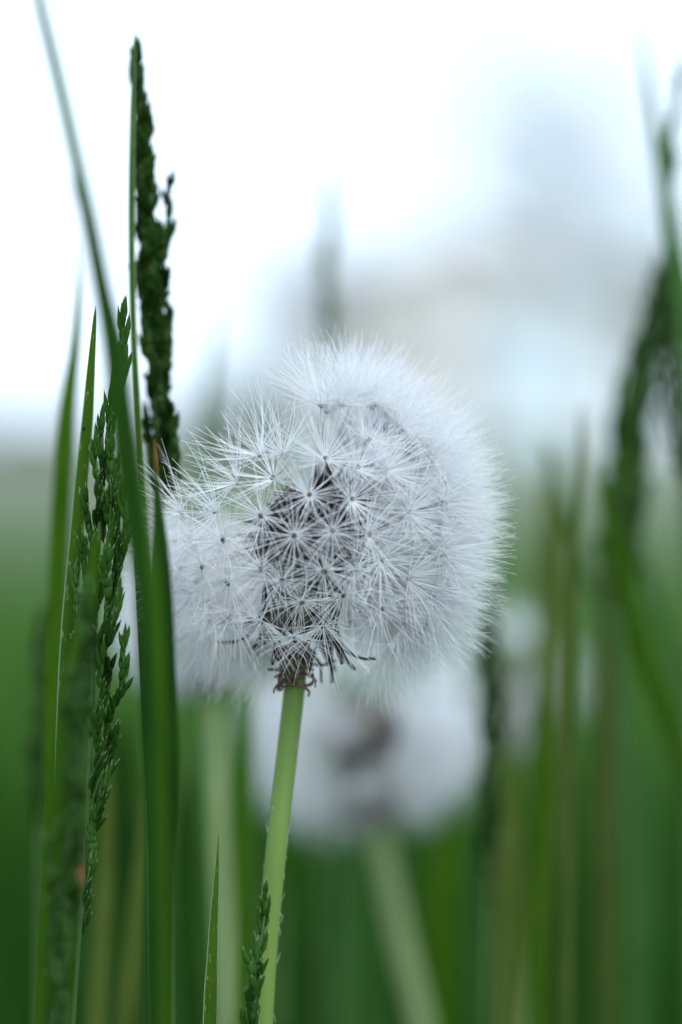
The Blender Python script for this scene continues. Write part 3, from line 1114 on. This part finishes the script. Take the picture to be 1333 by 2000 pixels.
def add_seed(parent, root, c, hub, r, kind='open', tilt=None, base_r=0.0024, size=1.0, hubs=True, pap=True):
    """one seed from the receptacle at c to its parachute hub"""
    d = (hub - c).normalized()
    p0 = c + d * base_r
    ln = (hub - p0).length
    s = ln / SEED_L
    o = bpy.data.objects.new('seed', r.choice(SEED_ME))
    col.objects.link(o)
    o.parent = parent
    q = Vector((0, 0, 1)).rotation_difference(d)
    M0 = Matrix.Translation(p0 - root) @ q.to_matrix().to_4x4() @ Matrix.Rotation(r.uniform(0, 6.28), 4, 'Z')
    M1 = M0 @ Matrix.Diagonal((size, size, s, 1))
    o.matrix_local = M1
    if not pap:
        return o
    ax = (d + Vector((r.gauss(0, 1), r.gauss(0, 1), r.gauss(0, 1))) * 0.12).normalized() if tilt is None else \
        (d + tilt).normalized()
    q2 = Vector((0, 0, 1)).rotation_difference(ax)
    W = Matrix.Translation(hub - root) @ q2.to_matrix().to_4x4() @ Matrix.Rotation(r.uniform(0, 6.28), 4, 'Z') @ \
        Matrix.Scale(size * r.uniform(0.94, 1.06), 4)
    inv = M1.inverted()
    pp = bpy.data.objects.new('pappus', r.choice(PAP[kind]))
    col.objects.link(pp)
    pp.parent = o
    # rotation-only offset under a stretched parent: undo the stretch through the parent inverse
    pp.matrix_parent_inverse = inv
    pp.matrix_basis = W
    if hubs:
        hb = bpy.data.objects.new('pappus_hub', HUB_ME)
        col.objects.link(hb)
        hb.parent = o
        hb.matrix_parent_inverse = inv
        hb.matrix_basis = W
    return o


def receptacle_mesh(c, down, rad, root):
    mb = MB()
    x = down.orthogonal().normalized()
    y = down.cross(x)
    rings = []
    for h, q in ((-1.0, 0.15), (-0.85, 0.55), (-0.4, 0.92), (0.1, 1.0), (0.5, 0.95), (0.8, 0.7), (1.2, 0.5)):
        rings.append([(c - root) + down * h * rad + (x * math.cos(a) + y * math.sin(a)) * q * rad
                      for a in [2 * math.pi * k / 14 for k in range(14)]])
    mb.ring_loft(rings)
    return mb.mesh('receptacle')


def bract_mesh(c, down, phi, length, wid, curl, r, root, r_start=0.003, hang=0.0009):
    """withered bract folding back along the stem with a curled brown tip"""
    x = down.orthogonal().normalized()
    y = down.cross(x)
    rad = x * math.cos(phi) + y * math.sin(phi)
    tan = down.cross(rad)
    n = 14
    p = c + rad * r_start + down * 0.0016
    ang = R(r.uniform(30, 60))            # from outward to downward
    rings, uvr = [], []
    for i in range(n):
        t = i / (n - 1)
        d = rad * math.cos(ang) + down * math.sin(ang)
        nr = tan.cross(d).normalized()
        w = wid * (0.75 + 0.5 * math.sin(math.pi * min(1, t * 1.2))) * (1 - 0.75 * max(0, (t - 0.5) / 0.5))
        th = 0.00012
        rings.append([p - root + tan * w * a + nr * b for a, b in ((-1, 0.0002), (-0.4, th), (0.4, th), (1, 0.0002), (0.4, -th), (-0.4, -th))])
        uvr.append([(k / 6, t) for k in range(6)])
        p = p + d * (length / (n - 1))
        if t < 0.45:
            ang += (R(r.uniform(92, 102)) - ang) * 0.35
        else:
            ang += curl / (n * 0.55)
    mb = MB()
    mb.ring_loft(rings, uvr)
    return mb.mesh('bract')


def curl_mesh(p, d, length, r, root, rad=0.00012):
    pts = []
    d = d.normalized()
    ax = Vector((r.gauss(0, 1), r.gauss(0, 1), r.gauss(0, 1))).normalized()
    k = r.uniform(3.0, 8.0)
    for i in range(16):
        pts.append(p - root)
        p = p + d * length / 15
        d = Quaternion(ax, k / 15) @ d
    mb = MB()
    mb.tube(pts, [rad * (1 - 0.4 * i / 15) for i in range(16)], 5)
    return mb.mesh('withered_floret')


def stem_mesh(pts, widths, root, n=14, seg=60):
    S = spline([(*p, w) for p, w in zip(pts, widths)], seg)
    mb = MB()
    mb.tube([Vector(s[:3]) - root for s in S], [s[3] * 0.5 for s in S], n)
    return mb.mesh('stem')


def dandelion(label, center, stem_px, dep, stem_w, hub_r, seeds, mat_stem='stem', seed=1, size=1.0, explicit=None, keep=None,
              bract_len=0.0146, hubs=True, front_bare=0, group=None):
    r = random.Random(seed)
    c = at(*center)
    sp = [at(*p) for p in stem_px]
    ext = to_ground(sp[-1], sp[-2])
    root = ext[-1].copy(); root.z = 0
    t = thing('dandelion', label, 'dandelion', root, group)
    w = mpp(dep)
    top = c + (sp[0] - c) * 0.12
    pts = [top] + sp + ext
    stem = obj('stem', stem_mesh(pts, [stem_w * w * 0.92] + [stem_w * w] * (len(pts) - 1), root), M[mat_stem], t)
    down = (sp[0] - c).normalized()
    if explicit:
        mb = MB()
        for k in range(38):
            u = r.random() * (len(sp) - 1)
            i = min(int(u), len(sp) - 2)
            p = sp[i].lerp(sp[i + 1], u - i)
            a = r.choice((0, math.pi)) + r.gauss(0, 0.45)
            rd = (RIGHT * math.cos(a) - FWD * math.sin(a))
            q = p + rd * stem_w * w * 0.49
            tg = (sp[i] - sp[i + 1]).normalized()
            d1 = (rd * r.uniform(0.2, 0.6) + tg * r.choice((-1, 1)) + RIGHT * r.uniform(-0.3, 0.3)).normalized()
            ln = r.uniform(0.0004, 0.0014)
            mb.tube([q - root, q + d1 * ln * 0.5 - root, q + d1 * ln - rd * ln * 0.15 - root], [0.00002, 0.000016, 0.000008], 3, cap=False)
        dn = obj('stem_down', mb.mesh('stem_down'), M['pappus'], stem)
    obj('receptacle', receptacle_mesh(c, down, 0.0031 * size, root), M['receptacle'], t)
    nb = 21
    for k in range(nb):
        phi = 2 * math.pi * k / nb + r.uniform(-0.15, 0.15)
        obj('bract', bract_mesh(c, down, phi, bract_len * r.uniform(0.85, 1.15) * size, 0.00115 * size, r.uniform(-3.4, 1.2), r, root,
                                0.0024 * size), M['bract'], t)
    used = []
    if explicit:
        for e in explicit:
            px, py, rad_mm, kind = e[:4]
            flat = (at(px, py, center[2]) - c)
            rr = flat.length
            wv = math.sqrt(max(0.0045 ** 2, (rad_mm * 0.001) ** 2 - rr * rr))
            hub = at(px, py, center[2] - wv * 1000)
            tl = None
            if len(e) > 4:
                tl = RIGHT * e[4] + UP * e[5] - FWD * e[6]
            add_seed(t, root, c, hub, r, kind, tl, size=size)
            used.append((hub - c).normalized())
    n = seeds
    for k in range(n):
        z = 1 - 2 * (k + 0.5) / n
        a = k * 2.399963 + r.gauss(0, 0.05)
        q = math.sqrt(max(0, 1 - z * z))
        d = Vector((q * math.cos(a), q * math.sin(a), z)) + Vector((r.gauss(0, 1), r.gauss(0, 1), r.gauss(0, 1))) * 0.05
        d.normalize()
        # nothing where the stem and bracts leave the head
        if d.dot(down) > 0.86:
            continue
        if any(d.dot(u) > 0.965 for u in used):
            continue
        if keep and not keep(d.dot(RIGHT), d.dot(UP), -d.dot(FWD), r):
            continue
        hub = c + d * hub_r * r.uniform(0.93, 1.05)
        kind = r.choices(['open', 'cup', 'brush', 'fluff'], [0.06, 0.16, 0.22, 0.56])[0]
        add_seed(t, root, c, hub, r, kind, size=size, hubs=hubs)
    for k in range(front_bare):        # ripe achenes packed on the receptacle, seen through the gap
        d = (-FWD * r.uniform(0.25, 1) + RIGHT * r.uniform(-0.9, 0.9) + UP * r.uniform(-0.5, 1.0)).normalized()
        o = bpy.data.objects.new('achene', r.choice(ACH_ME))
        col.objects.link(o)
        o.parent = t
        qd = Vector((0, 0, 1)).rotation_difference(d)
        o.matrix_local = Matrix.Translation(c + d * 0.0022 - root) @ qd.to_matrix().to_4x4() @ \
            Matrix.Rotation(r.uniform(0, 6.28), 4, 'Z') @ Matrix.Diagonal((1.25, 1.25, 0.95 * r.uniform(0.75, 1.0), 1))
    # curled withered strands at the bract tips
    for k in range(64):
        a = r.uniform(0, 6.28)
        x = down.orthogonal().normalized(); y = down.cross(x)
        rd = x * math.cos(a) + y * math.sin(a)
        p = sp[0] - down * r.uniform(-0.0004, 0.0036) + rd * stem_w * w * 0.5
        obj('withered_floret', curl_mesh(p, rd + down * r.uniform(-0.4, 0.8), r.uniform(0.0012, 0.0042) * (1.6 if k == 0 else 1), r, root, r.uniform(0.00012, 0.00024)), M['tendril'], t)
    return t, root, c, down


# front parachutes of the sharp head: px, py, radius mm, kind, tilt (right, up, towards the lens)
EXPL = [
    (460, 941, 13.0, 'sparse', -0.75, 0.35, -0.1), (533, 933, 14.2, 'sparse', -0.35, 0.15, 0.0), (605, 966, 14.8, 'small'),
    (510, 1007, 14.6, 'small', -0.4, -0.1, 0.1), (436, 1056, 14.2, 'open', -0.4, -0.1, 0.0), (575, 1046, 15.4, 'small', 0.0, -0.1, 0.2),
    (650, 1036, 15.2, 'small', 0.1, -0.1, 0.1), (688, 975, 14.8, 'clump', 0.45, 0.1, 0.0), (634, 1116, 15.2, 'small', 0.0, -0.3, 0.0),
    (551, 1134, 15.2, 'small', -0.1, -0.3, 0.1), (510, 1112, 14.6, 'open', -0.4, -0.1, 0.0), (697, 1112, 14.2, 'open', 0.3, -0.1, 0.0),
    (747, 1094, 14.4, 'open', 0.3, 0.0, 0.0), (672, 1163, 14.2, 'open', 0.2, -0.3, 0.0), (590, 1177, 14.6, 'small', 0.0, -0.4, 0.0),
    (445, 1140, 14.4, 'open', -0.3, -0.1, 0.0), (372, 1055, 14.8, 'sparse', -0.4, 0.2, 0.1), (637, 895, 14.0, 'cup', 0.1, 0.35, 0.0),
    (700, 912, 14.2, 'cup', 0.3, 0.2, 0.0), (550, 884, 12.2, 'sparse', -0.3, 0.45, 0.0), (505, 887, 12.8, 'sparse', -0.5, 0.4, -0.1),
    (722, 858, 14.2, 'cup', 0.3, 0.3, 0.0), (755, 917, 14.4, 'fluff', 0.35, 0.1, 0.0), (722, 1043, 14.6, 'cup', 0.3, 0.0, 0.0),
    (640, 803, 14.4, 'brush', 0.0, 0.6, 0.0), (510, 1215, 15.0, 'open', -0.3, -0.4, 0.0), (632, 1225, 14.6, 'sparse', 0.2, -0.5, 0.0),
    (575, 1245, 14.6, 'small', -0.1, -0.5, 0.1), (800, 1000, 14.6, 'fluff'), (800, 1130, 14.6, 'fluff'), (745, 1190, 14.4, 'cup'),
    (628, 792, 15.6, 'brush', 0.02, 0.75, -0.1), (668, 790, 16.0, 'fluff', 0.1, 0.6, -0.1), (692, 775, 16.0, 'brush', 0.1, 0.5, 0.0),
    (735, 790, 16.0, 'fluff', 0.1, 0.4, 0.0), (780, 830, 16.0, 'fluff', 0.2, 0.3, 0.0), (395, 1110, 15.0, 'open', -0.4, 0.0, 0.0), (352, 1000, 15.6, 'sparse', -0.5, 0.25, 0.1),
    (352, 1110, 15.6, 'sparse', -0.5, 0.0, 0.1), (405, 1175, 15.4, 'open', -0.4, -0.2, 0.1), (448, 1205, 15.4, 'cup', -0.3, -0.4, 0.1),
    (370, 1160, 16.0, 'cup', -0.4, -0.1, 0.0), (420, 1000, 14.0, 'sparse', -0.6, 0.1, 0.0),
]


def keep_main(u, v, w, r):
    hx, hy = 606 + u * 270, 1035 - v * 270
    if hx < 600 and hy < 1045:                     # torn-out quarter
        return False
    if w > 0.2 and hx < 790 and hy > 860 and hy < 1260 and hx > 400:
        return False
    if hx < 640 and hy < 860:
        return False
    if hy > (1235 if hx < 740 else 1262) and hx > 560:
        return False
    if w > 0.45 and hx < 720:
        return False
    if hx < 600 and w > -0.2 and r.random() < 0.35:
        return False
    return True


main, mroot, mc, mdown = dandelion(
    'sharp white dandelion seed head with torn-out side showing brown achenes',
    (606, 1035, 0), [(577, 1330, -2), (560, 1480, -3), (541, 1650, -4), (524, 1830, -4), (513, 2000, -4)], 0, 41, 0.0160, 330,
    seed=3, explicit=EXPL, keep=keep_main, front_bare=95)

dandelion('large blurred dandelion head with dark middle behind the sharp one',
          (712, 1425, 125), [(738, 1590, 125), (756, 1700, 125), (785, 1840, 125), (825, 2010, 125)], 125, 44, 0.0140, 120,
          mat_stem='stem_pale', seed=8, size=1.05, hubs=False,
          keep=lambda u, v, w, r: not (abs(u) < 0.42 and w > 0.1 and r.random() < 0.72) and not (v > 0.3 and u > -0.3 and r.random() < 0.75))
dandelion('blurred dandelion half hidden behind the sharp one, on a pale straight stem',
          (372, 1205, 85), [(408, 1320, 85), (420, 1450, 85), (432, 1700, 85), (445, 2010, 85)], 85, 32, 0.0080, 80,
          mat_stem='stem_pale', seed=9, size=0.75, hubs=False)
dandelion('dim blurred dandelion behind the dark grass head',
          (985, 1330, 230), [(990, 1430, 230), (996, 1600, 230), (1000, 2000, 230)], 230, 18, 0.0110, 20,
          mat_stem='stem_pale', seed=11, size=0.95, hubs=False)
